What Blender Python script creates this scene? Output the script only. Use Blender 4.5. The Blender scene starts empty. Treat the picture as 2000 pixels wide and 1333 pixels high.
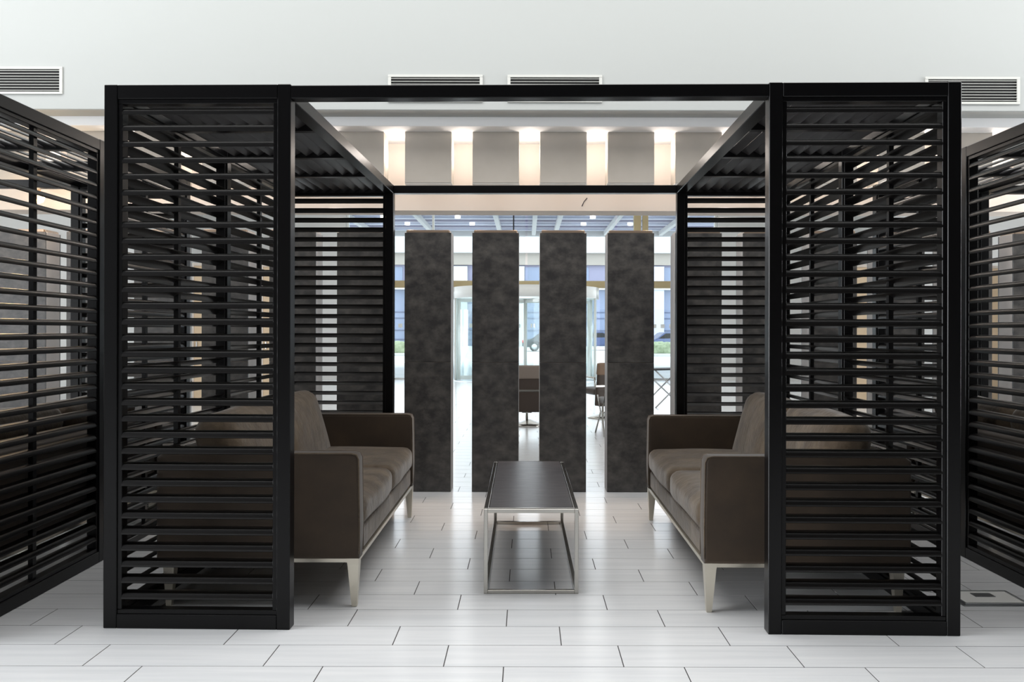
import bpy, bmesh, math, random
from mathutils import Matrix, Vector, Euler
random.seed(7)
S = bpy.context.scene
C = S.collection
R = math.radians

# ------------------------------------------------------------------ camera, world, lights, exposure
F = 1680.0; CX = 1028.0; HY = 649.0; CAMH = 1.331
cam_d = bpy.data.cameras.new('camera'); cam = bpy.data.objects.new('camera', cam_d); C.objects.link(cam)
cam_d.sensor_width = 36.0; cam_d.lens = F / 2000 * 36.0
cam_d.shift_x = -(CX - 1000) / 2000; cam_d.shift_y = -(666.5 - HY) / 2000
cam_d.clip_start = 0.05; cam_d.clip_end = 400
cam.matrix_world = Matrix.Translation((0, 0, CAMH)) @ Euler((R(90), 0, 0)).to_matrix().to_4x4() @ Matrix.Rotation(0.0022, 4, 'Z')
S.camera = cam

W = bpy.data.worlds.new('overcast_sky'); S.world = W; W.use_nodes = True
bg = W.node_tree.nodes['Background']; bg.inputs[0].default_value = (0.86, 0.93, 1.0, 1); bg.inputs[1].default_value = 3.0

def area(name, loc, rot, sx, sy, energy, col=(1, 1, 1), portal=False):
    l = bpy.data.lights.new(name, 'AREA'); l.shape = 'RECTANGLE'; l.size = sx; l.size_y = sy
    l.energy = energy; l.color = col
    o = bpy.data.objects.new(name, l); C.objects.link(o); o.location = loc; o.rotation_euler = rot
    if portal: l.cycles.is_portal = True
    return o
# daylight of the tall side windows and of the window front behind the photographer
area('window_daylight_left', (-9.05, 0.6, 2.3), (0, R(-90), 0), 3.8, 6.0, 620, (0.97, 0.985, 1.0))
area('window_daylight_right', (9.05, 5.2, 2.3), (0, R(90), 0), 3.8, 2.8, 420, (0.97, 0.98, 1.0))
# ceiling lighting of the hall and of the lobby behind the pillars
area('hall_ceiling_light', (0, 4.5, 5.12), (0, 0, 0), 15.0, 3.2, 470, (1.0, 0.99, 0.975))
area('lobby_ceiling_light', (0, 15.0, 4.9), (0, 0, 0), 14.0, 12.0, 230, (1.0, 0.98, 0.95))
area('glazing_daylight', (0, 23.3, 2.4), (R(-90), 0, 0), 9.0, 4.4, 130, (0.9, 0.95, 1.0))

S.view_settings.view_transform = 'Standard'; S.view_settings.look = 'None'
S.view_settings.gamma = 1.0; S.view_settings.use_curve_mapping = False
S.view_settings.exposure = 0.36
S.cycles.use_denoising = True
S.cycles.max_bounces = 8; S.cycles.diffuse_bounces = 4; S.cycles.glossy_bounces = 4; S.cycles.transparent_max_bounces = 12
S.cycles.sample_clamp_indirect = 6.0

def px(x, y, Y):
    return Vector(((x - CX) / F * Y, Y, CAMH - (y - HY) / F * Y))
def pX(x, Y): return (x - CX) / F * Y
def pZ(y, Y): return CAMH - (y - HY) / F * Y
def srgb(r, g, b):
    f = lambda c: (c / 255) / 12.92 if c / 255 <= 0.04045 else ((c / 255 + 0.055) / 1.055) ** 2.4
    return (f(r), f(g), f(b), 1)

# ------------------------------------------------------------------ materials
def mat(name, col, rough=0.5, metal=0.0, spec=0.5, noise=None, bump=None, sheen=0.0, coat=0.0):
    """noise: (scale xyz, second colour, detail, low, high); bump: (scale xyz, strength, distance)"""
    m = bpy.data.materials.new(name); m.use_nodes = True
    nt = m.node_tree; b = nt.nodes['Principled BSDF']
    b.inputs['Base Color'].default_value = col if len(col) == 4 else (*col, 1)
    b.inputs['Roughness'].default_value = rough; b.inputs['Metallic'].default_value = metal
    b.inputs['Specular IOR Level'].default_value = spec
    b.inputs['Sheen Weight'].default_value = sheen; b.inputs['Coat Weight'].default_value = coat
    if sheen: b.inputs['Sheen Roughness'].default_value = 0.45
    def noise_tex(scale, detail):
        tc = nt.nodes.new('ShaderNodeTexCoord'); mp = nt.nodes.new('ShaderNodeMapping')
        mp.inputs['Scale'].default_value = scale
        oi = nt.nodes.new('ShaderNodeObjectInfo')
        va = nt.nodes.new('ShaderNodeVectorMath'); va.operation = 'ADD'
        vm = nt.nodes.new('ShaderNodeVectorMath'); vm.operation = 'SCALE'; vm.inputs['Scale'].default_value = 37.0
        cb = nt.nodes.new('ShaderNodeCombineXYZ')
        for i in range(3): nt.links.new(oi.outputs['Random'], cb.inputs[i])
        nt.links.new(cb.outputs[0], vm.inputs[0])
        nt.links.new(tc.outputs['Object'], mp.inputs['Vector'])
        nt.links.new(mp.outputs[0], va.inputs[0]); nt.links.new(vm.outputs[0], va.inputs[1])
        n = nt.nodes.new('ShaderNodeTexNoise'); n.inputs['Scale'].default_value = 1.0; n.inputs['Detail'].default_value = detail
        n.inputs['Roughness'].default_value = 0.62
        nt.links.new(va.outputs[0], n.inputs['Vector'])
        return n
    if noise:
        sc, c2, det, lo, hi = noise
        n = noise_tex(sc, det)
        r = nt.nodes.new('ShaderNodeValToRGB')
        r.color_ramp.elements[0].position = lo; r.color_ramp.elements[1].position = hi
        r.color_ramp.elements[0].color = col if len(col) == 4 else (*col, 1)
        r.color_ramp.elements[1].color = c2
        nt.links.new(n.outputs['Fac'], r.inputs[0]); nt.links.new(r.outputs[0], b.inputs['Base Color'])
    if bump:
        sc, st, di = bump
        n = noise_tex(sc, 4)
        bp = nt.nodes.new('ShaderNodeBump'); bp.inputs['Strength'].default_value = st; bp.inputs['Distance'].default_value = di
        nt.links.new(n.outputs['Fac'], bp.inputs['Height']); nt.links.new(bp.outputs[0], b.inputs['Normal'])
    return m
def emis(name, col, st):
    m = bpy.data.materials.new(name); m.use_nodes = True
    b = m.node_tree.nodes['Principled BSDF']; b.inputs['Base Color'].default_value = (*col, 1)
    b.inputs['Emission Color'].default_value = (*col, 1); b.inputs['Emission Strength'].default_value = st
    return m
def glass_mat(name, tint=(0.93, 0.97, 0.97), refl=0.07):
    m = bpy.data.materials.new(name); m.use_nodes = True; nt = m.node_tree
    for n in list(nt.nodes):
        if n.type != 'OUTPUT_MATERIAL': nt.nodes.remove(n)
    out = [n for n in nt.nodes if n.type == 'OUTPUT_MATERIAL'][0]
    t = nt.nodes.new('ShaderNodeBsdfTransparent'); t.inputs[0].default_value = (*tint, 1)
    g = nt.nodes.new('ShaderNodeBsdfGlossy'); g.inputs['Roughness'].default_value = 0.02
    mx = nt.nodes.new('ShaderNodeMixShader'); mx.inputs[0].default_value = refl
    nt.links.new(t.outputs[0], mx.inputs[1]); nt.links.new(g.outputs[0], mx.inputs[2]); nt.links.new(mx.outputs[0], out.inputs[0])
    return m

M = {}
M['black'] = mat('black_frame_paint', (0.0024, 0.0023, 0.0026), 0.28, spec=0.24, bump=((180, 180, 180), 0.04, 0.001))
M['slat'] = mat('dark_slat_paint', (0.0036, 0.0031, 0.0029), 0.30, spec=0.42)
M['roofslat'] = mat('lit_tone_roof_slat_paint', (0.030, 0.028, 0.030), 0.34, spec=0.6)  # same slat paint, lightened: the light on the roof blades is in the colour
M['tile'] = mat('white_wood_grain_tile', srgb(222, 224, 226), 0.19, spec=0.5,
                noise=((1.4, 26, 1), srgb(236, 237, 238), 5, 0.30, 0.72), bump=((3, 60, 1), 0.05, 0.002))
M['grout'] = mat('grey_grout', srgb(58, 56, 55), 0.8)
M['lobbywall'] = mat('bright_lobby_plaster', srgb(234, 233, 231), 0.75, spec=0.2)
M['wall'] = mat('white_plaster', srgb(172, 175, 173), 0.75, spec=0.2, bump=((6, 6, 6), 0.05, 0.01))
M['warmwall'] = mat('cream_plaster', srgb(232, 222, 212), 0.8, spec=0.2)
M['trimwhite'] = mat('white_trim_paint', srgb(236, 236, 236), 0.6, spec=0.3)
M['hallceiling'] = mat('dark_grey_ceiling_paint', srgb(96, 96, 98), 0.8)
M['rearwall'] = mat('dark_walnut_panelling', srgb(70, 58, 50), 0.6)
M['ceiling'] = mat('white_ceiling_paint', srgb(228, 228, 226), 0.85, spec=0.2)
M['panel'] = mat('warm_grey_panel_paint', srgb(172, 165, 155), 0.7, spec=0.25, noise=((3, 3, 3), srgb(180, 173, 164), 3, 0.3, 0.7))
M['stone'] = mat('dark_oxide_stone', srgb(47, 46, 46), 0.34, spec=0.5,
                 noise=((10, 10, 13), srgb(90, 87, 83), 10, 0.38, 0.82), bump=((30, 30, 30), 0.08, 0.003))
M['bronze'] = mat('bronze_edge_trim', srgb(160, 140, 122), 0.38, metal=0.75)
M['greyedge'] = mat('pale_grey_pillar_side', srgb(168, 163, 160), 0.55)
M['leather'] = mat('taupe_suede_leather', srgb(66, 54, 41), 0.78, spec=0.25, sheen=0.35,
                   noise=((7, 7, 7), srgb(100, 86, 68), 6, 0.36, 0.72), bump=((10, 10, 10), 0.45, 0.02))
M['leather_shell'] = mat('dark_taupe_leather', srgb(50, 40, 30), 0.62, spec=0.3, sheen=0.25,
                         noise=((4, 4, 4), srgb(66, 53, 40), 5, 0.35, 0.75), bump=((60, 60, 60), 0.08, 0.003))
M['satin'] = mat('champagne_satin_metal', srgb(208, 202, 188), 0.33, metal=0.9)
M['chrome'] = mat('brushed_chrome', srgb(190, 188, 182), 0.18, metal=1.0)
M['tabletop'] = mat('dark_grained_table_leather', srgb(60, 58, 61), 0.34, spec=0.6,
                    noise=((9, 26, 9), srgb(92, 89, 92), 6, 0.35, 0.75), bump=((12, 40, 12), 0.12, 0.003))
M['ventwhite'] = mat('off_white_vent_paint', srgb(196, 197, 192), 0.5)
M['ventdark'] = mat('vent_void', (0.006, 0.006, 0.006), 0.8)
M['white'] = mat('white_metal_paint', srgb(234, 234, 230), 0.45)
M['steel'] = mat('brushed_steel', srgb(200, 202, 204), 0.3, metal=0.9)
M['rubber'] = mat('black_rubber', (0.012, 0.012, 0.012), 0.6)
M['lamp'] = emis('warm_lamp_glow', (1.0, 0.84, 0.66), 1.2)
M['spotwhite'] = emis('white_spot_glow', (1.0, 0.98, 0.95), 4.0)
M['bulb'] = emis('amber_bulb_glow', (1.0, 0.62, 0.22), 26.0)
M['glass'] = glass_mat('clear_glazing')
M['goldmetal'] = mat('pale_bronze_mullion', srgb(186, 168, 130), 0.4, metal=0.35)
M['pave'] = mat('pale_paving', srgb(190, 192, 192), 0.8, noise=((0.6, 0.6, 1), srgb(204, 204, 202), 4, 0.3, 0.7))
M['canopy'] = mat('blue_grey_canopy_sheet', srgb(186, 190, 208), 0.5)
M['outwhite'] = mat('outdoor_white_paint', srgb(190, 190, 190), 0.7)
M['outbeige'] = mat('outdoor_beige_render', srgb(158, 150, 142), 0.8)
M['outblue'] = mat('blue_tinted_glazing', srgb(122, 134, 160), 0.2, spec=0.6)
M['outslate'] = mat('slate_violet_cladding', srgb(134, 132, 156), 0.5)
M['outdark'] = mat('dark_facade_mullion', srgb(86, 96, 122), 0.5)
M['bluecar'] = mat('blue_car_paint', srgb(70, 84, 122), 0.3, coat=0.6)
M['darkcar'] = mat('dark_car_paint', srgb(40, 38, 46), 0.3, coat=0.6)
M['redpaint'] = mat('red_paint', srgb(190, 40, 34), 0.4)
M['tan'] = mat('tan_leather', srgb(128, 104, 84), 0.55)
M['taupe'] = mat('grey_taupe_leather', srgb(128, 116, 106), 0.55)
M['brownleather'] = mat('dark_brown_leather', srgb(62, 50, 42), 0.5)
M['leaf'] = mat('hedge_leaf', srgb(112, 126, 96), 0.7, noise=((8, 8, 8), srgb(150, 160, 132), 4, 0.3, 0.7))
M['yellow'] = mat('yellow_paint', srgb(214, 190, 60), 0.5)
M['peach'] = mat('peach_wall_paint', srgb(236, 212, 180), 0.8)

# ------------------------------------------------------------------ builders
def link(name, me, m, parent=None, loc=None, rot=None):
    o = bpy.data.objects.new(name, me); C.objects.link(o)
    if m is not None and len(me.materials) == 0: me.materials.append(M[m] if isinstance(m, str) else m)
    if parent: o.parent = parent
    if loc is not None: o.location = loc
    if rot is not None: o.rotation_euler = rot
    return o
def tag(o, label=None, cat=None, group=None, kind=None):
    if label: o['label'] = label
    if cat: o['category'] = cat
    if group: o['group'] = group
    if kind: o['kind'] = kind
    return o
def empty(name, loc=(0, 0, 0), rz=0):
    o = bpy.data.objects.new(name, None); C.objects.link(o); o.location = loc; o.rotation_euler = (0, 0, rz)
    o.empty_display_size = 0.1
    return o
def copy_tree(o, parent=None):
    c = o.copy(); C.objects.link(c); c.parent = parent
    for ch in list(o.children): copy_tree(ch, c)
    return c
def add_box(bm, a, b, bev=0.0, seg=1):
    x0, y0, z0 = a; x1, y1, z1 = b
    vs = [bm.verts.new(p) for p in ((x0,y0,z0),(x1,y0,z0),(x1,y1,z0),(x0,y1,z0),(x0,y0,z1),(x1,y0,z1),(x1,y1,z1),(x0,y1,z1))]
    fs = [bm.faces.new([vs[i] for i in q]) for q in ((3,2,1,0),(4,5,6,7),(0,1,5,4),(1,2,6,5),(2,3,7,6),(3,0,4,7))]
    if bev > 0:
        es = list({e for f in fs for e in f.edges})
        bmesh.ops.bevel(bm, geom=es, offset=bev, segments=seg, affect='EDGES', profile=0.5, clamp_overlap=True)
def mesh_of(bm, name, smooth=False):
    me = bpy.data.meshes.new(name); bm.normal_update(); bm.to_mesh(me); bm.free()
    if smooth:
        for p in me.polygons: p.use_smooth = True
    return me
def boxes(name, bl, m, parent=None, bev=0.0, loc=None, rot=None, seg=1):
    bm = bmesh.new()
    for a, b in bl: add_box(bm, a, b, bev, seg)
    return link(name, mesh_of(bm, name), m, parent, loc, rot)
def box(name, a, b, m, parent=None, bev=0.0, loc=None, rot=None, seg=1):
    return boxes(name, [(a, b)], m, parent, bev, loc, rot, seg)
def lathe(name, prof, m, parent=None, loc=None, n=24, rot=None, smooth=True, cap=True):
    bm = bmesh.new(); rings = []
    for r, z in prof:
        rings.append([bm.verts.new((max(r, 1e-4) * math.cos(2*math.pi*i/n), max(r, 1e-4) * math.sin(2*math.pi*i/n), z)) for i in range(n)])
    for a, b in zip(rings, rings[1:]):
        for i in range(n): bm.faces.new((a[i], a[(i+1) % n], b[(i+1) % n], b[i]))
    if cap:
        bm.faces.new(rings[0][::-1]); bm.faces.new(rings[-1])
    return link(name, mesh_of(bm, name, smooth), m, parent, loc, rot)
def tube(name, pts, r, m, parent=None, n=8, loc=None, rot=None):
    bm = bmesh.new(); pts = [Vector(p) for p in pts]; rings = []
    for i, p in enumerate(pts):
        d = (pts[min(i+1, len(pts)-1)] - pts[max(i-1, 0)]).normalized()
        u = d.cross(Vector((0, 0, 1)));
        if u.length < 1e-3: u = d.cross(Vector((1, 0, 0)))
        u.normalize(); v = d.cross(u)
        rings.append([bm.verts.new(p + r*(math.cos(2*math.pi*k/n)*u + math.sin(2*math.pi*k/n)*v)) for k in range(n)])
    for a, b in zip(rings, rings[1:]):
        for k in range(n): bm.faces.new((a[k], a[(k+1) % n], b[(k+1) % n], b[k]))
    bm.faces.new(rings[0][::-1]); bm.faces.new(rings[-1])
    bmesh.ops.recalc_face_normals(bm, faces=bm.faces)
    return link(name, mesh_of(bm, name, True), m, parent, loc, rot)
def soft_mesh(name, size, r, n=14, bulge=(0, 0, 0), wob=0.0, seed=0):
    """an upholstered block: rounded edges, faces swelling by bulge, slightly uneven"""
    rnd = random.Random(seed); ph = [rnd.uniform(0, 6.28) for _ in range(6)]
    bm = bmesh.new(); bmesh.ops.create_cube(bm, size=2.0)
    bmesh.ops.subdivide_edges(bm, edges=bm.edges[:], cuts=n, use_grid_fill=True)
    hx, hy, hz = (s / 2 for s in size)
    def remap(t, h):      # crowd the rows towards the edges so that the rounding is resolved
        return math.copysign(abs(t) ** 0.75, t) if h > 3 * r else t
    for v in bm.verts:
        x, y, z = remap(v.co.x, hx), remap(v.co.y, hy), remap(v.co.z, hz)
        p = Vector((x*hx, y*hy, z*hz))
        q = Vector((max(-hx+r, min(hx-r, p.x)), max(-hy+r, min(hy-r, p.y)), max(-hz+r, min(hz-r, p.z))))
        d = p - q
        if d.length > 1e-9: p = q + d.normalized() * r
        bx = bulge[0]*(1-y*y)*(1-z*z); by = bulge[1]*(1-x*x)*(1-z*z); bz = bulge[2]*(1-x*x)*(1-y*y)
        p.x += bx*x; p.y += by*y; p.z += bz*z
        if wob:
            w = math.sin(9*p.x+ph[0])*math.sin(7*p.y+ph[1]) + 0.6*math.sin(15*p.y+ph[2]+6*p.x)*math.sin(11*p.z+ph[3])
            p += wob * w * Vector((x, y, z)).normalized() * 0.5
        v.co = p
    return mesh_of(bm, name, True)
def soft(name, size, r, m, parent, loc, rot=None, **k):
    return link(name, soft_mesh(name, size, r, **k), m, parent, loc, rot)

# ------------------------------------------------------------------ the setting: floor
ROW = 0.2339; TL = 0.7176; Y_A = 3.418; X_A = -0.0875; JT = 0.0042
floor = box('floor', (-9.0, -8.0, -0.06), (9.0, 24.0, -0.0007), 'grout'); tag(floor, kind='structure')
tb = bmesh.new(); add_box(tb, (-TL/2+JT/2, -ROW/2+JT/2, -0.006), (TL/2-JT/2, ROW/2-JT/2, 0.0), 0.0004)
tile_me = mesh_of(tb, 'floor_tile')
single, rest = [], []
for k in range(-47, 90):
    y0 = Y_A + (k - 1) * ROW
    yc = y0 + ROW / 2
    if yc < -7.8 or yc > 23.9: continue
    off = (X_A - k * TL / 3) % TL
    i0 = int(-9 / TL) - 1
    for i in range(i0, -i0 + 1):
        xc = off + i * TL + TL / 2
        if abs(xc) > 8.6: continue
        xi = [CX + F * (xc + s * TL / 2) / max(y0 + 0.1, .1) for s in (-1, 1)]
        if 3.15 < yc < 8.4 and xi[1] > 0 and xi[0] < 2000: single.append((yc, xc))
        else: rest.append((yc, xc))
single.sort()
rest += single[300:]; single = single[:300]
for yc, xc in single:
    link('floor_tile', tile_me, 'tile', floor, (xc, yc, 0))
bm = bmesh.new()
for yc, xc in rest:
    add_box(bm, (xc-TL/2+JT/2, yc-ROW/2+JT/2, -0.006), (xc+TL/2-JT/2, yc+ROW/2-JT/2, 0.0))
o = link('floor_tiles_beyond', mesh_of(bm, 'floor_tiles_beyond'), 'tile', floor); tag(o, kind='stuff')

# ------------------------------------------------------------------ the setting: walls and ceilings
YW, YB, YP, YN = 6.74, 6.95, 7.144, 7.61            # upper wall, band, panel plane, niche back
ZL, ZS, ZN = 3.068, 2.994, 2.405
def struct(name, a, b, m, bev=0.0, parent=None):
    o = box(name, a, b, m, parent, bev)
    if parent is None: tag(o, kind='structure')
    return o
struct('wall_upper', (-9, YW, ZL), (9, YW + 0.35, 5.2), 'wall', 0.006)
struct('trim_1', (-9, YB, ZS), (9, YB + 0.8, ZL + 0.02), 'trimwhite', 0.004)
struct('wall_niche', (-9, YN, ZN), (9, YN + 0.30, ZL), 'warmwall')
struct('ceiling', (-9, -8, 5.2), (9, YW + 0.3, 5.3), 'hallceiling')
def window_wall(name, x0, x1, y0, y1, z0, z1):
    tag(boxes(name, [((x0, -8, 0), (x1, y0, 5.2)), ((x0, y1, 0), (x1, YN, 5.2)), ((x0, y0, 0), (x1, y1, z0)), ((x0, y0, z1), (x1, y1, 5.2))], 'wall'), kind='structure')
window_wall('wall_left', -9.2, -9.0, -2.4, 3.6, 0.4, 4.2)
window_wall('wall_right', 9.0, 9.2, 3.8, 6.6, 0.4, 4.2)
struct('wall_rear', (-9.2, -8.2, 0), (9.2, -8, 5.2), 'rearwall')
struct('ceiling_lobby', (-9, YN, 5.05), (9, 24.3, 5.15), 'ceiling')
struct('wall_behind_upper', (-9, YN + 0.3, ZL - 0.1), (9, YN + 0.4, 5.2), 'lobbywall')
struct('wall_lobby_left', (-9.15, YN, 0), (-9, 24.3, 5.1), 'lobbywall')
struct('wall_lobby_right', (9, YN, 0), (9.15, 24.3, 5.1), 'lobbywall')
YG = 24.0; GX0, GX1 = pX(676, YG), pX(1400, YG)
struct('wall_far_left', (-9, YG - 0.1, 0), (GX0, YG + 0.15, 5.1), 'lobbywall')
struct('wall_far_right', (GX1, YG - 0.1, 0), (9, YG + 0.15, 5.1), 'lobbywall')
# ------------------------------------------------------------------ pillars, upper panels, downlights
PW, PP, PX0, PD = 0.387, 0.5618, -1.012, 0.235
ZP = pZ(455, YP)
pillar_words = {
 -6: 'dark stone pillar far left, seen through the left neighbouring pergola at the frame edge',
 -5: 'dark stone pillar second from the left, seen through the left neighbouring pergola',
 -4: 'dark stone pillar behind the outer half of the left front louvre panel',
 -3: 'dark stone pillar behind the middle of the left front louvre panel',
 -2: 'dark stone pillar behind the left inner post of the middle pergola',
 -1: 'dark stone pillar behind the left rear louvres, right of the bright slit',
 0: 'leftmost of four dark stone pillars framed by the pergola opening, beside left sofa arm',
 1: 'second from left of four dark stone pillars framed by the pergola opening',
 2: 'third from left of four dark stone pillars framed by the pergola opening',
 3: 'rightmost of four dark stone pillars framed by the pergola opening, beside right sofa arm',
 4: 'dark stone pillar behind the right rear louvres, left of the bright slit',
 5: 'dark stone pillar behind the right inner post, right of the bright slit',
 6: 'dark stone pillar behind the inner half of the right front louvre panel',
 7: 'dark stone pillar behind the outer half of the right front louvre panel',
 8: 'dark stone pillar just right of the middle pergola, seen through right neighbour louvres',
 9: 'dark stone pillar at the far right frame edge, seen through right neighbour louvres'}
panel_words = {k: v.replace('dark stone pillar', 'square warm grey wall panel').replace('seen through', 'above') for k, v in pillar_words.items()}
panel_words.update({
 -6: 'square grey wall panel high up, leftmost of the row, above left neighbouring pergola',
 -5: 'square grey wall panel just above the top rail of the left neighbouring pergola',
 -4: 'square grey wall panel hidden high behind the outer left front louvres',
 -3: 'square grey wall panel hidden high behind the middle of left front louvres',
 -2: 'square grey wall panel behind the left inner post, above the roof slats',
 -1: 'grey wall panel cut by the left roof beam, left of the downlights',
 0: 'leftmost of four whole grey square panels between the ceiling downlights',
 1: 'second from left of four whole grey square panels between the downlights',
 2: 'third from left of four whole grey square panels between the downlights',
 3: 'rightmost of four whole grey square panels between the ceiling downlights',
 4: 'grey wall panel cut by the right roof beam, right of the downlights',
 5: 'square grey wall panel behind the right inner post, above the roof slats',
 6: 'square grey wall panel hidden high behind the inner right front louvres',
 7: 'square grey wall panel hidden high behind the outer right front louvres',
 8: 'square grey wall panel just above the top rail of the right neighbouring pergola',
 9: 'square grey wall panel high up, rightmost of the row at the frame edge'})
def make_pillar():
    p = empty('stone_pillar')
    t = 0.012
    box('core', (t, 0.012, 0), (PW - t, PD - 0.012, ZP + 0.018), 'bronze', p)
    half = ZP / 2
    box('lower_stone_panel', (0, 0, 0.002), (PW, 0.014, half - 0.0012), 'stone', p, 0.0012)
    box('upper_stone_panel', (0, 0, half + 0.0012), (PW, 0.014, ZP), 'stone', p, 0.0012)
    box('rear_stone_panel', (0, PD - 0.014, 0.002), (PW, PD, ZP), 'stone', p, 0.0012)
    box('side_panel', (-0.001, 0.017, 0.002), (t, PD - 0.017, ZP), 'greyedge', p, 0.001)
    box('side_panel', (PW - t, 0.017, 0.002), (PW + 0.001, PD - 0.017, ZP), 'greyedge', p, 0.001)
    box('top_trim', (0.016, 0.003, ZP), (PW - 0.016, PD - 0.02, ZP + 0.022), 'bronze', p, 0.002)
    return p
def make_panel():
    p = empty('wall_panel')
    z0, z1 = pZ(357.5, YP), ZS
    box('board', (0, 0, z0), (PW, PD, z1), 'panel', p, 0.003)
    box('edge_strip', (-0.003, 0.006, z0 - 0.004), (PW + 0.003, PD, z0), 'white', p)
    return p
p0, q0 = make_pillar(), make_panel()
for i, k in enumerate(range(-6, 10)):
    p = p0 if i == 0 else copy_tree(p0)
    p.location = (PX0 + PP * k, YP, 0); tag(p, pillar_words[k], 'pillar', 'row of stone pillars')
    q = q0 if i == 0 else copy_tree(q0)
    q.location = (PX0 + PP * k, YP, 0); tag(q, panel_words[k], 'wall panel', 'row of grey wall panels')
def make_downlight():
    d = empty('downlight')
    lathe('trim_ring', [(0.030, -0.001), (0.034, -0.006), (0.047, -0.005), (0.050, 0.0)], 'white', d, n=24, cap=False)
    lathe('reflector', [(0.032, -0.002), (0.024, 0.03)], 'chrome', d, n=20, cap=False)
    lathe('lamp_disc', [(0.026, -0.0015), (0.024, 0.0)], 'lamp', d, n=20)
    return d
YD = 7.295
dl_words = {-6: 'recessed downlight far left above the left neighbouring pergola', 8: 'recessed downlight right of the middle pergola above the right neighbour',
 9: 'recessed downlight far right, above the right neighbouring pergola', -1: 'leftmost recessed ceiling downlight in view, left of the first whole grey panel',
 0: 'recessed downlight between the first and second whole grey panels', 1: 'recessed downlight between the second and third whole grey panels',
 2: 'recessed downlight between the third and fourth whole grey panels', 3: 'rightmost recessed ceiling downlight in view, right of the fourth whole grey panel'}
d0 = None
for k in range(-6, 10):
    gx = PX0 + PP * k + PW + (PP - PW) / 2
    if k in dl_words or k in (-5, -4, -3, -2, 4, 5, 6, 7):
        d = make_downlight() if d0 is None else copy_tree(d0)
        d0 = d0 or d
        d.location = (gx, YD, ZS)
        hid = {-5: 'behind the outer left post of the middle pergola', -4: 'behind the outer third of the left front louvres', -3: 'behind the inner third of the left front louvres', -2: 'behind the left roof slats next to the inner post',
               4: 'behind the right roof slats next to the inner post', 5: 'behind the inner third of the right front louvres', 6: 'behind the middle of the right front louvres', 7: 'behind the outer right post of the middle pergola'}
        tag(d, dl_words.get(k) or 'recessed ceiling downlight ' + hid[k], 'downlight', 'ceiling downlights')
    l = bpy.data.lights.new('downlight_beam', 'POINT'); l.energy = 2.7; l.color = (1.0, 0.91, 0.84); l.shadow_soft_size = 0.05
    lo = bpy.data.objects.new('downlight_beam', l); C.objects.link(lo); lo.location = (gx, YD, ZS - 0.16)
    l = bpy.data.lights.new('downlight_floor_beam', 'SPOT'); l.energy = 36; l.color = (1.0, 0.72, 0.50); l.spot_size = R(34); l.spot_blend = 0.9; l.shadow_soft_size = 0.03
    lo = bpy.data.objects.new('downlight_floor_beam', l); C.objects.link(lo); lo.location = (gx, YD, ZS - 0.012)
    lo.rotation_euler = (-math.atan2(YD - 6.35, ZS), 0, 0)

nw = bpy.data.objects['wall_niche']
tube('hanging_wire', [px(1136, 403, YN - 0.012), px(1140, 394, YN - 0.03), px(1146, 387, YN - 0.005)], 0.004, 'rubber', nw, 6)
def timber_door(xa, xb, Y, label):
    t = empty('timber_door', (pX(xa, Y), Y, 0)); w = pX(xb, Y) - pX(xa, Y)
    box('door_leaf', (0.03, 0, 0.01), (w - 0.03, 0.05, 2.55), 'peach', t, 0.004)
    boxes('door_frame', [((0, -0.02, 0), (0.03, 0.07, 2.6)), ((w - 0.03, -0.02, 0), (w, 0.07, 2.6)), ((0.03, -0.02, 2.55), (w - 0.03, 0.07, 2.6))], 'warmwall', t, 0.003)
    box('door_handle', (0.08, -0.05, 1.0), (0.10, -0.001, 1.14), 'steel', t, 0.003)
    tag(t, label, 'door', 'timber doors in the lobby')
timber_door(376, 470, 16.0, 'pale timber door seen through the outer left louvres')
timber_door(511, 604, 16.2, 'pale timber door seen through the left louvres beside the inner post')
timber_door(1610, 1699, 16.0, 'pale timber door seen through the right front louvres')
timber_door(1880, 1966, 16.2, 'pale timber door seen through the right neighbouring louvres')
# ------------------------------------------------------------------ air vents on the upper wall
def make_vent():
    v = empty('air_vent'); w, h = 0.742, 0.215
    fr = 0.024
    boxes('frame', [((0, -0.012, 0), (w, 0.0, fr*0.8)), ((0, -0.012, h - fr*0.8), (w, 0.0, h)), ((0, -0.012, fr*0.8), (fr, 0.0, h - fr*0.8)), ((w - fr, -0.012, fr*0.8), (w, 0.0, h - fr*0.8))], 'ventwhite', v, 0.002)
    box('dark_recess', (fr, -0.003, fr*0.8), (w - fr, -0.001, h - fr*0.8), 'ventdark', v)
    n = 8
    for i in range(n):
        z = fr*0.8 + (i + 0.5) * (h - 1.6*fr) / n
        box('vent_blade', (fr, -0.004, -0.0022), (w - fr, 0.004, 0.0022), 'ventwhite', v, 0.0, (0, -0.008, z), (R(20), 0, 0))
    return v
v0 = make_vent()
for i, (x, y, lab) in enumerate(((-63, 133, 'white louvred air vent at the left edge of the upper wall'),
                                 (757, 147, 'left of the two middle air vents, half hidden by the pergola beam'),
                                 (990, 147, 'right of the two middle air vents, half hidden by the pergola beam'),
                                 (1805, 149, 'white louvred air vent above the right corner of the pergola'))):
    v = v0 if i == 0 else copy_tree(v0)
    v.location = (pX(x, YW), YW, pZ(y, YW) - 0.215); tag(v, lab, 'air vent', 'air vents on the upper wall')

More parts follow.
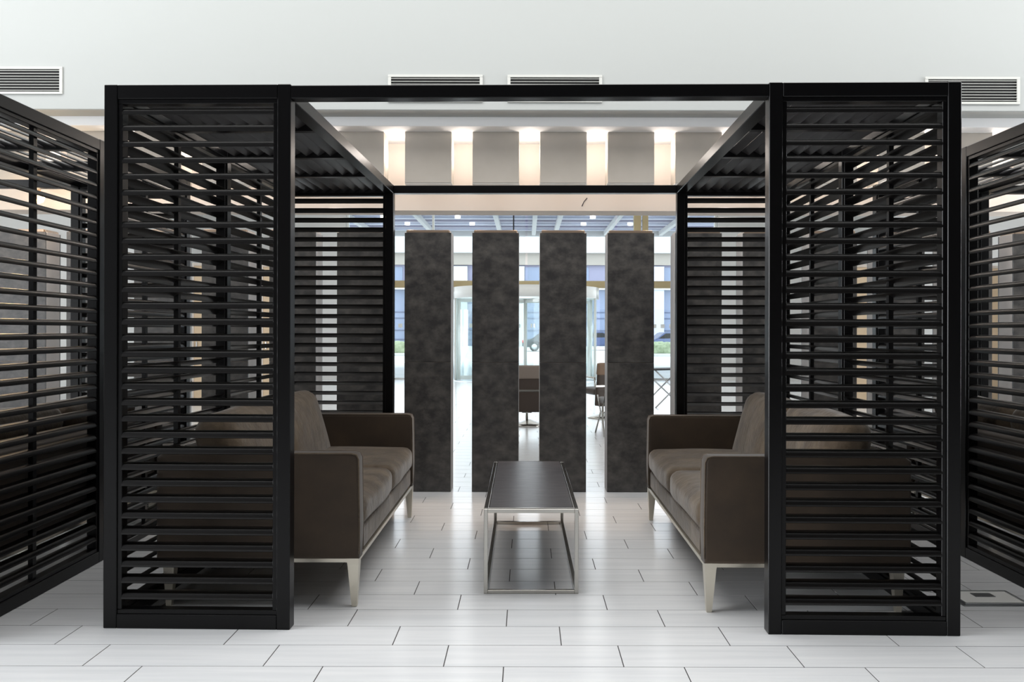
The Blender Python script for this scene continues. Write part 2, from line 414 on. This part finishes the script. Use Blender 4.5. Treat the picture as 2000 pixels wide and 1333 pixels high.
# ------------------------------------------------------------------ pergolas
PITCH, SW, ST, SA = 0.0725, 0.054, 0.0090, R(30)
PH, BW, BH, PDP = 2.435, 0.84, 0.064, 2.69
PO, PT, BEAD = 0.060, 0.070, 0.020
slat_cache = {}
def slat_mesh(L, roof=False):
    """wall blade: upright rounded nose outside (+y), top running back, hollowed underside; roof blade: flat lens"""
    key = (round(L, 4), roof)
    if key in slat_cache: return slat_cache[key]
    if roof:
        prof = []
        for i in range(12):
            a = 2 * math.pi * i / 12; c, q = math.cos(a), math.sin(a)
            prof.append((SW / 2 * math.copysign(abs(c) ** 0.7, c), ST / 2 * math.copysign(abs(q) ** 0.45, q)))
    else:
        h = SW / 2
        prof = [(h - 0.003, -0.0150), (h, -0.0125), (h + 0.0002, -0.005), (h - 0.0025, 0.004), (h - 0.0075, 0.0115), (h - 0.0125, 0.0140),
                (0.0, 0.0165), (-h + 0.004, 0.0170), (-h, 0.0150), (-h + 0.003, 0.0120), (-0.006, 0.0035), (h - 0.012, -0.0085)]
    bm = bmesh.new()
    A = [bm.verts.new((-L/2, y, z)) for y, z in prof]; B = [bm.verts.new((L/2, y, z)) for y, z in prof]
    n = len(prof)
    for i in range(n): bm.faces.new((A[i], B[i], B[(i+1) % n], A[(i+1) % n])).smooth = True
    bm.faces.new(A); bm.faces.new(B[::-1])
    bmesh.ops.recalc_face_normals(bm, faces=bm.faces)
    for e in bm.edges:
        if len(e.link_faces) == 2 and e.calc_face_angle() > R(42): e.smooth = False
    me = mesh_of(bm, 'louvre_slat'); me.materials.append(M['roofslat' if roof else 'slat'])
    slat_cache[key] = me
    return me
def pergola(name, width, loc, rz, label):
    P = empty(name, loc, rz); tag(P, label, 'pergola', 'dark louvred pergolas')
    hw = width / 2
    L0, L1, R1, R0 = -hw, -hw + BW, hw - BW, hw
    zt = PH - BH
    mid = PDP / 2
    def post(u0, v0, w, d, nm='post'):
        box(nm, (u0, v0, 0.0), (u0 + w, v0 + d, PH), 'black', P, 0.003)
    for v in (0, PDP - PT):
        for u in (L0, L1 - PO, R1, R0 - PO): post(u, v, PO, PT)
    for u in (L0, R0 - PT): post(u, mid - PO / 2, PT, PO)
    # top beams
    def beam(nm, a, b): box(nm, a, b, 'black', P, 0.003)
    for v in (0, PDP - PT):
        beam('cross_beam', (L0 + PO, v, zt), (L1 - PO, v + PT, PH - 0.001))
        beam('cross_beam', (R1 + PO, v, zt), (R0 - PO, v + PT, PH - 0.001))
        beam('lintel_beam', (L1, v, zt), (R1, v + PT, PH - 0.006))
    for u in (L0, L1 - PT, R1, R0 - PT):
        if u in (L0, R0 - PT):
            beam('roof_beam', (u, PT, zt), (u + PT, mid - PO / 2, PH - 0.002)); beam('roof_beam', (u, mid + PO / 2, zt), (u + PT, PDP - PT, PH - 0.002))
        else:
            beam('roof_beam', (u, PT, zt), (u + PT, PDP - PT, PH - 0.002))
    # louvred wall panels
    def wall(a, b, origin, rot, stile):
        """panel from a to b along its local x; local +y points outwards"""
        zb = BH
        f = empty('louvre_panel', origin, rot); f.parent = P
        d0, d1 = -0.027, 0.027
        bm = bmesh.new()
        add_box(bm, (a, -PT/2, 0.0), (b, PT/2, zb), 0.003)
        add_box(bm, (a, d0, zb), (b, d1, zb + BEAD), 0.002); add_box(bm, (a, d0, zt - BEAD), (b, d1, zt), 0.002)
        add_box(bm, (a, d0, zb + BEAD), (a + BEAD, d1, zt - BEAD), 0.002); add_box(bm, (b - BEAD, d0, zb + BEAD), (b, d1, zt - BEAD), 0.002)
        link('panel_frame', mesh_of(bm, 'panel_frame'), 'black', f)
        if stile:
            c = (a + b) / 2
            box('stile', (c - 0.016, -0.012, zb + BEAD), (c + 0.016, 0.012, zt - BEAD), 'black', f)
        me = slat_mesh(b - a - 2 * BEAD + 0.004)
        n = int((zt - zb - 2 * BEAD) / PITCH)
        z0 = zt - BEAD - 0.034
        for i in range(n):
            z = z0 - i * PITCH
            if z < zb + BEAD + 0.01: break
            o = link('louvre_slat', me, None, f, ((a + b) / 2, 0, z))
    for (a, b) in ((L0 + PO, L1 - PO), (R1 + PO, R0 - PO)):
        wall(-b, -a, (0, PT / 2, 0), math.pi, False)
        wall(a, b, (0, PDP - PT / 2, 0), 0, False)
    for (v0, v1) in ((PT, mid - PO / 2), (mid + PO / 2, PDP - PT)):
        wall(v0, v1, (L0 + PT / 2, 0, 0), math.pi / 2, True)
        wall(-v1, -v0, (R0 - PT / 2, 0, 0), -math.pi / 2, True)
    # louvred roofs of the two side bays
    vs = [PT, 0.655, mid, PDP - 0.72, PDP - PT]
    for (u0, u1, ph) in ((L0 + PT, L1 - PT, math.pi / 2), (R1 + PT, R0 - PT, -math.pi / 2)):
        rp = empty('roof_panel', (0, 0, 0)); rp.parent = P
        for v in vs[1:4]: box('rafter', (u0, v - 0.025, zt + 0.002), (u1, v + 0.025, PH - 0.004), 'black', rp, 0.002)
        for v0, v1 in zip(vs, vs[1:]):
            a = v0 + (0.025 if v0 != vs[0] else 0); b = v1 - (0.025 if v1 != vs[-1] else 0)
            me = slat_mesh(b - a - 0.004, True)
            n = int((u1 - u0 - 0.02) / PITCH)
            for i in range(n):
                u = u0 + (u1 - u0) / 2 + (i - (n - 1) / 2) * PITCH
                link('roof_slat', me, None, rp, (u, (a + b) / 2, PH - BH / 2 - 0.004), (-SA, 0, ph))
    return P
YAW = -0.0202
W_MAIN = 3.80
c_u = 0.008
pergola('louvred_pergola', W_MAIN, (c_u, 3.81 - c_u * 0.0202, 0), YAW, 'large black louvred pergola in the middle, with two sofas facing inside')
pergola('louvred_pergola', W_MAIN, (-2.436 - W_MAIN / 2, 3.605, 0), 0.012, 'black louvred pergola at the left edge, only its side wall in view')
pergola('louvred_pergola', W_MAIN, (2.595 + W_MAIN / 2, 3.765, 0), 0.0, 'black louvred pergola at the right edge, only its side wall in view')

# ------------------------------------------------------------------ sofas (local: back at x=0, seat faces +x, length along y)
SD, SLN, SZ0, SZA = 0.975, 2.06, 0.236, 0.745
def make_sofa():
    s = empty('sofa'); h = SLN / 2; at = 0.105
    bm = bmesh.new(); add_box(bm, (0.02, -h + 0.02, SZ0), (SD - 0.012, h - 0.02, 0.362), 0.018, 3)
    link('seat_base', mesh_of(bm, 'seat_base', False), 'leather', s)
    soft('backrest', (0.15, SLN - 0.02, SZA - SZ0), 0.03, 'leather_shell', s, (0.085, 0, (SZA + SZ0) / 2), n=10, bulge=(0.006, 0, 0.004))
    for sg in (-1, 1):
        bm = bmesh.new()
        # arm outline in x-z, gently raked front edge
        n = 12
        out = [(0.0, SZ0), (SD, SZ0), (SD + 0.004, 0.40), (SD - 0.002, SZA - 0.03), (SD - 0.012, SZA - 0.006), (SD - 0.035, SZA), (0.03, SZA), (0.0, SZA - 0.02)]
        y0, y1 = (sg * h, sg * (h - at)) if sg < 0 else (sg * (h - at), sg * h)
        A = [bm.verts.new((x, y0, z)) for x, z in out]; B = [bm.verts.new((x, y1, z)) for x, z in out]
        k = len(out)
        for i in range(k): bm.faces.new((A[i], A[(i+1) % k], B[(i+1) % k], B[i]))
        bm.faces.new(A[::-1]); bm.faces.new(B)
        bmesh.ops.recalc_face_normals(bm, faces=bm.faces)
        es = [e for e in bm.edges if abs(e.verts[0].co.y - e.verts[1].co.y) < 1e-6]
        bmesh.ops.bevel(bm, geom=es, offset=0.016, segments=3, affect='EDGES', profile=0.6, clamp_overlap=True)
        arm = link('armrest', mesh_of(bm, 'armrest', True), 'leather_shell', s)
        for yy in (y0 + 0.004, y1 - 0.004):
            tube('piping', [(x * (1 if x > 0.01 else 1), yy, z) for x, z in ((SD + 0.001, 0.26), (SD + 0.001, 0.40), (SD - 0.003, SZA - 0.03), (SD - 0.014, SZA - 0.008), (SD - 0.037, SZA - 0.002), (0.05, SZA - 0.002))], 0.004, 'leather', arm, 6)
    cl = (SLN - 2 * at) / 2
    for i, sg in enumerate((-1, 1)):
        soft('seat_cushion', (0.80, cl - 0.004, 0.165), 0.055, 'leather', s, (0.185 + 0.395, sg * cl / 2, 0.362 + 0.076), n=18, bulge=(0.018, 0.004, 0.022), wob=0.008, seed=3 + i)
        soft('back_cushion', (0.20, cl - 0.012, 0.50), 0.085, 'leather', s, (0.262, sg * cl / 2, 0.668), (0, R(-16), 0), n=18, bulge=(0.035, 0.0, 0.012), wob=0.010, seed=9 + i)
    r = 0.020
    boxes('metal_rail', [((0.03, -h + 0.012, SZ0 - r), (SD - 0.004, -h + 0.032, SZ0 + 0.001)), ((0.03, h - 0.032, SZ0 - r), (SD - 0.004, h - 0.012, SZ0 + 0.001)),
                         ((SD - 0.026, -h + 0.032, SZ0 - r), (SD - 0.004, h - 0.032, SZ0 + 0.001)), ((0.03, -h + 0.032, SZ0 - r), (0.052, h - 0.032, SZ0 + 0.001))], 'satin', s, 0.002)
    for sx in (0, 1):
        for sy in (-1, 1):
            bm = bmesh.new()
            xo = SD - 0.003 if sx else 0.029; dx = -1 if sx else 1
            yo = sy * (h - 0.011); dy = -sy
            def ring(w, z): return [bm.verts.new((xo + dx * a * w, yo + dy * b * w, z)) for a, b in ((0, 0), (1, 0), (1, 1), (0, 1))]
            def ring2(w, z, ins): return [bm.verts.new((xo + dx * (ins + a * w), yo + dy * (ins + b * w), z)) for a, b in ((0, 0), (1, 0), (1, 1), (0, 1))]
            rs = [ring2(0.060, SZ0 + 0.0, 0), ring2(0.054, SZ0 - 0.03, 0.0), ring2(0.026, 0.004, 0.010), ring2(0.022, 0.0, 0.012)]
            for a, b in zip(rs, rs[1:]):
                for i in range(4): bm.faces.new((a[i], a[(i+1) % 4], b[(i+1) % 4], b[i]))
            bm.faces.new(rs[0]); bm.faces.new(rs[-1])
            bmesh.ops.recalc_face_normals(bm, faces=bm.faces)
            link('leg', mesh_of(bm, 'leg'), 'satin', s)
    return s
sf = make_sofa()
sf.location = (-0.805 - SD, 5.165, 0); sf.rotation_euler = (0, 0, R(0.1))
tag(sf, 'taupe suede two-seat sofa on the left of the coffee table, facing right', 'sofa', 'suede sofas')
def more_sofa(loc, rz, label):
    s = copy_tree(sf); s.location = loc; s.rotation_euler = (0, 0, rz); tag(s, label, 'sofa', 'suede sofas'); return s
sr = more_sofa((0.858 + SD - 0.006, 5.085, 0), R(180 - 0.4), 'taupe suede two-seat sofa on the right of the coffee table, facing left')
st = lathe('round_stud', [(0.0, 0.0), (0.013, 0.0), (0.016, 0.004), (0.012, 0.009), (0.004, 0.011)], 'goldmetal', sr, (0.105, SLN / 2 + 0.0, 0.295), 16, (R(-90), 0, 0))
st['label'] = 'small round brass stud on the near armrest'
more_sofa((-2.436 - 0.09, 4.98, 0), R(180.6), 'suede sofa behind the louvres of the left neighbouring pergola')
more_sofa((2.595 + 0.09, 5.05, 0), 0, 'suede sofa behind the louvres of the right neighbouring pergola')

# ------------------------------------------------------------------ coffee table
def coffee_table():
    t = empty('coffee_table', (0.027, 4.367, 0), 0.005)
    w, L, h, b = 0.481, 1.60, 0.4315, 0.020
    hw = w / 2
    def bar(nm, a, c): box(nm, a, c, 'chrome', t, 0.0012)
    for y in (0, L - b):
        for x in (-hw, hw - b): bar('frame_upright', (x, y, 0), (x + b, y + b, h))
        for z in (0, h - b): bar('frame_bar', (-hw + b, y, z), (hw - b, y + b, z + b))
    for x in (-hw, hw - b):
        for z in (0, h - b): bar('frame_bar', (x, b, z), (x + b, L - b, z + b))
    g = 0.010
    a0, a1, c0, c1 = -hw + b + 0.004, hw - b - 0.004, b * 0.35, L - b * 0.3
    boxes('top_rim', [((a0, c0, h + 0.0005), (a1, c0 + 0.006, h + 0.006)), ((a0, c1 - 0.006, h + 0.0005), (a1, c1, h + 0.006)),
                      ((a0, c0 + 0.006, h - 0.008), (a0 + 0.005, c1 - 0.006, h + 0.006)), ((a1 - 0.005, c0 + 0.006, h - 0.008), (a1, c1 - 0.006, h + 0.006))], 'chrome', t)
    box('table_top', (a0 + 0.005, c0 + 0.006, h - 0.012), (a1 - 0.005, c1 - 0.006, h + 0.0045), 'tabletop', t)
    tag(t, 'low chrome-framed coffee table with dark top between the two sofas', 'coffee table')
coffee_table()

# ------------------------------------------------------------------ floor socket box at the right
def floor_socket():
    t = empty('floor_socket', (2.30, 4.30, 0), 0.0)
    box('base_plate', (-0.17, -0.12, 0.0), (0.17, 0.12, 0.004), 'steel', t, 0.001)
    box('raised_lid', (-0.145, -0.095, 0.004), (0.145, 0.095, 0.010), 'white', t, 0.002)
    boxes('lid_rim', [((-0.155, -0.105, 0.004), (0.155, -0.097, 0.013)), ((-0.155, 0.097, 0.004), (0.155, 0.105, 0.013)), ((-0.155, -0.097, 0.004), (-0.147, 0.097, 0.013)), ((0.147, -0.097, 0.004), (0.155, 0.097, 0.013))], 'steel', t, 0.001)
    box('finger_flap', (-0.05, 0.0, 0.010), (0.05, 0.06, 0.013), 'steel', t, 0.001)
    lathe('cable_outlet', [(0.014, 0.0), (0.016, 0.01), (0.010, 0.022), (0.006, 0.03)], 'rubber', t, (-0.125, 0.07, 0.010), 14)
    tube('cable', [(-0.125, 0.07, 0.035), (-0.15, 0.09, 0.035), (-0.19, 0.10, 0.012), (-0.25, 0.13, 0.006), (-0.32, 0.20, 0.006)], 0.005, 'rubber', t)
    tag(t, 'flat steel floor socket with black cable beside the right pergola', 'floor socket')
floor_socket()
def hanging_lamp():
    p = px(75, 388, 7.05)
    t = empty('hanging_lamp', (p.x, p.y, 0))
    lathe('bulb', [(0.006, p.z + 0.05), (0.034, p.z + 0.035), (0.046, p.z), (0.034, p.z - 0.036), (0.005, p.z - 0.052)], 'bulb', t, n=16)
    lathe('socket', [(0.012, p.z + 0.045), (0.014, p.z + 0.06), (0.012, p.z + 0.10), (0.004, p.z + 0.11)], 'bronze', t, n=12)
    tube('rod', [(0, 0, p.z + 0.10), (0, 0, ZS)], 0.004, 'bronze', t)
    l = bpy.data.lights.new('hanging_lamp_light', 'POINT'); l.energy = 6; l.color = (1, 0.72, 0.42); l.shadow_soft_size = 0.04
    o = bpy.data.objects.new('hanging_lamp_light', l); C.objects.link(o); o.location = (p.x, p.y - 0.06, p.z - 0.06)
    tag(t, 'glowing amber bulb seen through the left neighbouring louvres', 'lamp')
hanging_lamp()

# ------------------------------------------------------------------ lobby chairs and low tables
def lobby_chair(loc, rz, label, up='taupe'):
    t = empty('lobby_chair', loc, rz)
    # local: faces +y, back towards -y
    soft('seat', (0.56, 0.56, 0.10), 0.035, 'brownleather', t, (0, 0.02, 0.42), n=8, bulge=(0, 0, 0.015))
    soft('lower_back', (0.58, 0.05, 0.29), 0.02, 'brownleather', t, (0, -0.29, 0.355), (R(6), 0, 0), n=8)
    soft('upper_back', (0.58, 0.06, 0.19), 0.025, up, t, (0, -0.345, 0.775), (R(10), 0, 0), n=8)
    soft('back_cushion', (0.54, 0.05, 0.20), 0.02, 'brownleather', t, (0, -0.30, 0.60), (R(8), 0, 0), n=8)
    box('chrome_band', (-0.295, -0.325, 0.497), (0.295, -0.295, 0.530), 'chrome', t, 0.004)
    for s in (-1, 1):
        tube('armrest', [(s*0.30, -0.31, 0.50), (s*0.31, -0.30, 0.64), (s*0.31, 0.10, 0.64), (s*0.30, 0.24, 0.42)], 0.014, 'chrome', t)
    tube('stem', [(-0.03, 0, 0.08), (-0.03, 0, 0.38)], 0.018, 'chrome', t)
    tube('height_lever', [(-0.10, 0, 0.185), (0.04, 0, 0.185)], 0.010, 'rubber', t)
    lathe('foot_disc', [(0.27, 0.0), (0.27, 0.012), (0.20, 0.03), (0.03, 0.085)], 'chrome', t, n=28)
    tag(t, label, 'chair', 'lobby chairs')
lobby_chair((0.04, 12.3, 0), 0, 'brown leather lobby chair seen from behind between second and third pillar')
lobby_chair((1.22, 13.4, 0), R(20), 'tan backed lobby chair behind the gap of third and fourth pillar', 'tan')
def wire_chair(loc, rz, label):
    t = empty('wire_leg_chair', loc, rz)
    soft('seat', (0.50, 0.50, 0.08), 0.03, 'brownleather', t, (0, 0, 0.44), n=8, bulge=(0, 0, 0.012))
    soft('backrest', (0.50, 0.07, 0.20), 0.025, 'brownleather', t, (0, -0.26, 0.74), (R(8), 0, 0), n=8)
    soft('lower_back', (0.50, 0.05, 0.24), 0.02, 'brownleather', t, (0, -0.25, 0.46), n=8)
    for s in (-1, 1):
        tube('leg', [(s*0.24, -0.24, 0.84), (s*0.25, -0.27, 0.60), (s*0.26, -0.10, 0.30), (s*0.27, -0.28, 0.0)], 0.011, 'chrome', t)
        tube('leg', [(s*0.25, 0.20, 0.50), (s*0.26, -0.02, 0.30), (s*0.27, 0.24, 0.0)], 0.011, 'chrome', t)
    tube('stretcher', [(-0.26, -0.10, 0.30), (0.26, -0.10, 0.30)], 0.010, 'chrome', t)
    tag(t, label, 'chair', 'lobby chairs')
wire_chair((1.22, 11.2, 0), R(8), 'chrome-legged brown chair seen beside the fourth pillar')
def low_table(loc, rz, label):
    t = empty('folding_table', loc, rz)
    box('table_top', (-0.55, -0.25, 0.66), (0.55, 0.25, 0.685), 'rubber', t, 0.004)
    for s in (-1, 1):
        tube('crossed_leg', [(-0.40, s*0.20, 0.66), (0.40, s*0.20, 0.0)], 0.014, 'steel', t)
        tube('crossed_leg', [(0.40, s*0.21, 0.66), (-0.40, s*0.21, 0.0)], 0.014, 'steel', t)
    tag(t, label, 'table')
low_table((2.55, 15.5, 0), R(25), 'thin dark table with crossed steel legs right of the fourth pillar')

# ------------------------------------------------------------------ glazing and revolving door
ZT0, ZT1 = pZ(563, YG), pZ(549, YG)
win = empty('window_1', (0, YG, 0)); tag(win, kind='structure')
GT = 4.9
dcx, drad = pX(1026, YG), 2.05
pane_x = [GX0, dcx - drad, dcx + drad, GX1]
for a, b in ((pane_x[0], pane_x[1]), (pane_x[2], pane_x[3])):
    box('glass_pane', (a + 0.03, -0.006, 0.05), (b - 0.03, 0.006, ZT0), 'glass', win)
for a, b in zip([GX0, -2.6, 0.0, 2.5], [-2.6, 0.0, 2.5, GX1]):
    box('upper_glass_pane', (a + 0.03, -0.006, ZT1), (b - 0.03, 0.006, GT), 'glass', win)
box('transom', (GX0, -0.06, ZT0), (GX1, 0.06, ZT1), 'goldmetal', win, 0.005)
for xa, xb in ((1237, 1251), (1254, 1265)):
    box('mullion', (pX(xa, YG), -0.09, 0), (pX(xb, YG), 0.05, 5.05), 'goldmetal', win, 0.004)
for x in (GX0 + 0.05, -2.6, GX1 - 0.05):
    box('mullion', (x - 0.03, -0.05, 0), (x + 0.03, 0.05, 5.05), 'white', win, 0.004)
tube('hanging_cable', [(pX(1003, YG), -0.3, 5.05), (pX(1003, YG), -0.3, 3.9)], 0.02, 'rubber', win, 6)
box('floor_rail', (GX0, -0.03, 0), (dcx - drad, 0.03, 0.05), 'steel', win)
box('floor_rail', (dcx + drad, -0.03, 0), (GX1, 0.03, 0.05), 'steel', win)
for x in (782, 765, 1294, 1278, 1311):
    sx = pX(x, YG); sz = pZ(637, YG)
    box('white_glass_marker', (sx - 0.055, -0.012, sz - 0.055), (sx + 0.055, -0.008, sz + 0.055), 'white', win)
def revolving_door():
    t = empty('revolving_door', (dcx, YG, 0))
    z0, z1 = pZ(579, YG - drad), ZT0
    n = 40
    lathe('header_drum', [(drad - 0.10, z0), (drad, z0), (drad, z1 - 0.01), (drad - 0.1, z1 - 0.01)], 'white', t, n=n)
    lathe('threshold_ring', [(drad - 0.12, 0.0), (drad - 0.12, 0.03), (drad, 0.03), (drad + 0.01, 0.0)], 'steel', t, n=n, cap=False)
    # curved glass at both flanks and posts
    for sg in (-1, 1):
        bm = bmesh.new(); A = []; B = []
        for i in range(13):
            a = math.pi * (0.5 - sg * 0.5) + R(-62 + 124 * i / 12)
            x, y = (drad - 0.04) * math.cos(a), (drad - 0.04) * math.sin(a)
            A.append(bm.verts.new((x, y, 0.03))); B.append(bm.verts.new((x, y, z0)))
        for i in range(12): bm.faces.new((A[i], A[i+1], B[i+1], B[i])).smooth = True
        g = link('curved_glass', mesh_of(bm, 'curved_glass'), 'glass', t)
        sm = g.modifiers.new('thickness', 'SOLIDIFY'); sm.thickness = 0.012
        for e in (-62, 62, -20, 20):
            a = math.pi * (0.5 - sg * 0.5) + R(e)
            x, y = (drad - 0.04) * math.cos(a), (drad - 0.04) * math.sin(a)
            tube('door_post', [(x, y, 0.0), (x, y, z0)], 0.035, 'white', t, 8)
    tube('centre_shaft', [(0, 0, 0), (0, 0, z0)], 0.05, 'white', t, 12)
    for a in (R(18), R(108), R(198), R(288)):
        w = empty('door_wing', (0, 0, 0), a); w.parent = t
        boxes('wing_frame', [((0.05, -0.02, 0.04), (drad - 0.1, 0.02, 0.14)), ((0.05, -0.02, z0 - 0.10), (drad - 0.1, 0.02, z0 - 0.02)),
                             ((drad - 0.19, -0.02, 0.14), (drad - 0.1, 0.02, z0 - 0.10))], 'white', w)
        box('wing_glass', (0.06, -0.005, 0.14), (drad - 0.19, 0.005, z0 - 0.10), 'glass', w)
        for xm in (0.55, 0.80, 1.30, 1.55):
            box('white_glass_marker', (xm - 0.055, -0.009, 1.45), (xm + 0.055, 0.009, 1.56), 'white', w)
    tag(t, 'large white-framed glass revolving door behind the pillars', 'door')
revolving_door()

# ------------------------------------------------------------------ outside
g = box('ground_outside', (-60, 24.3, -0.30), (60, 130, -0.05), 'pave'); tag(g, kind='structure')
def canopy():
    zc = 5.5; t = empty('entrance_canopy', (0, 30, 0))
    box('roof_sheet', (-14, -4.0, zc + 0.22), (14, 6.0, zc + 0.30), 'canopy', t)
    for i in range(11):
        y = -3.4 + i * 0.9
        box('ceiling_rib', (-14, y, zc + 0.05), (14, y + 0.22, zc + 0.22), 'outslate' if i % 2 else 'canopy', t, 0.01)
    for x in (-6.4, -3.9, -1.1, 0.3, 1.2, 3.3, 5.6):
        box('white_beam', (x - 0.08, -4.0, zc - 0.12), (x + 0.08, 6.0, zc + 0.06), 'outwhite', t, 0.01)
    for i, (x, y) in enumerate(((-5.2, 1.2), (-4.6, 3.2), (-2.5, 1.2), (-2.1, 3.2), (2.4, 1.2), (2.2, 3.2), (4.3, 1.2), (4.0, 3.2))):
        lathe('spot_lamp', [(0.10, zc - 0.04), (0.10, zc + 0.06)], 'spotwhite', t, (x, y, 0), 12)
    box('fascia', (-14, 6.0, zc - 0.15), (14, 6.25, zc + 0.6), 'outwhite', t)
    for x in (-7.2, 7.4):
        tube('column', [(x, 5.0, -0.05), (x, 5.0, zc)], 0.16, 'outwhite', t, 14)
    tag(t, 'blue-grey ribbed entrance canopy outside the glazing', 'canopy')
canopy()
def far_building():
    Y = 84.0; t = empty('office_building', (0, Y, 0))
    def zz(y): return pZ(y, Y)
    x0, x1 = pX(560, Y), pX(1480, Y)
    box('parapet_wall', (x0, 0.0, zz(494)), (x1, 1, zz(430)), 'outwhite', t, 0.02)
    box('soffit_wall', (x0, 0.5, zz(517)), (x1, 1.4, zz(494)), 'outbeige', t)
    box('window_wall', (x0, 0.9, zz(552)), (x1, 1.6, zz(517)), 'outslate', t)
    box('ledge', (x0, 0.2, zz(566)), (x1, 1.4, zz(552)), 'outwhite', t, 0.02)
    box('glass_wall', (x0, 1.0, -0.05), (x1, 1.6, zz(566)), 'outblue', t)
    for y in (610, 622, 646, 664):
        box('facade_rail', (x0, 0.94, zz(y) - 0.05), (x1, 1.02, zz(y) + 0.05), 'outdark', t)
    x = x0; i = 0
    while x < x1:
        box('facade_mullion', (x - 0.05, 0.92, -0.05), (x + 0.05, 1.03, zz(566)), 'outdark', t)
        if i % 2 == 0: box('window_pane', (x + 0.3, 0.84, zz(549)), (x + 2.0, 0.92, zz(521)), 'outblue', t)
        x += 1.35 * 1.7; i += 1
    for a, b in ((790, 912), (1278, 1298), (1006, 1024)):
        box('entrance_pier', (pX(a, Y), 0.3, -0.05), (pX(b, Y), 1.1, zz(520)), 'outwhite' if a != 1278 else 'canopy', t)
    tag(t, 'pale office building with blue glass front across the forecourt', 'building')
far_building()
def car(loc, rz, paint, label):
    t = empty('parked_car', loc, rz)
    out = [(-2.2, 0.30), (-2.2, 0.75), (-1.5, 0.92), (-0.9, 1.38), (0.7, 1.42), (1.5, 0.98), (2.15, 0.85), (2.2, 0.35)]
    bm = bmesh.new()
    A = [bm.verts.new((x, -0.85, z)) for x, z in out]; B = [bm.verts.new((x, 0.85, z)) for x, z in out]; k = len(out)
    for i in range(k): bm.faces.new((A[i], A[(i+1) % k], B[(i+1) % k], B[i]))
    bm.faces.new(A[::-1]); bm.faces.new(B); bmesh.ops.recalc_face_normals(bm, faces=bm.faces)
    bmesh.ops.bevel(bm, geom=bm.edges[:], offset=0.07, segments=2, affect='EDGES', clamp_overlap=True)
    link('car_body', mesh_of(bm, 'car_body'), paint, t)
    for s in (-1, 1):
        bm = bmesh.new()
        w = [(-1.35, 0.95), (-0.85, 1.30), (0.62, 1.33), (1.30, 1.0)]
        A = [bm.verts.new((x, s*0.84, z)) for x, z in w]; B = [bm.verts.new((x, s*0.865, z)) for x, z in w]
        for i in range(4): bm.faces.new((A[i], A[(i+1) % 4], B[(i+1) % 4], B[i]))
        bm.faces.new(A); bm.faces.new(B); bmesh.ops.recalc_face_normals(bm, faces=bm.faces)
        link('side_window', mesh_of(bm, 'side_window'), 'rubber', t)
        for x in (-1.35, 1.35):
            wh = lathe('wheel', [(0.12, 0.0), (0.32, 0.02), (0.34, 0.06), (0.34, 0.18), (0.30, 0.2)], 'rubber', t, (x, s*0.72 if s > 0 else -0.92 + 0.0, 0.34), 20, (R(-90), 0, 0))
            lathe('hub_cap', [(0.02, 0.0), (0.20, 0.01), (0.20, 0.03), (0.02, 0.035)], 'steel', t, (x, s*0.93 if s > 0 else -0.955, 0.34), 16, (R(-90), 0, 0))
        box('tail_light', (-2.22, s*0.75 - 0.1, 0.62), (-2.12, s*0.75 + 0.1, 0.80), 'redpaint', t, 0.01)
    tag(t, label, 'car', 'parked cars')
car((pX(1160, 66), 66, -0.05), 0, 'bluecar', 'blue car parked outside, between the third and fourth pillar')
car((pX(1080, 62), 62, -0.05), 0, 'darkcar', 'dark car parked outside, between the second and third pillar')
car((pX(1316, 60), 60, -0.05), R(8), 'bluecar', 'blue car parked outside, right of the fourth pillar')
def hedge(loc, L, label):
    t = empty('hedge', loc)
    soft('foliage', (L, 1.0, 0.75), 0.25, 'leaf', t, (0, 0, 0.42), n=18, wob=0.12, seed=4)
    box('planter', (-L/2 - 0.05, -0.55, 0.0), (L/2 + 0.05, 0.55, 0.16), 'outwhite', t, 0.02)
    tag(t, label, 'hedge', 'clipped hedges outside')
hedge((pX(775, 50), 50, -0.05), 2.0, 'clipped green hedge outside, left of the first pillar')
hedge((pX(1290, 50), 50, -0.05), 2.0, 'clipped green hedge outside, right of the fourth pillar')
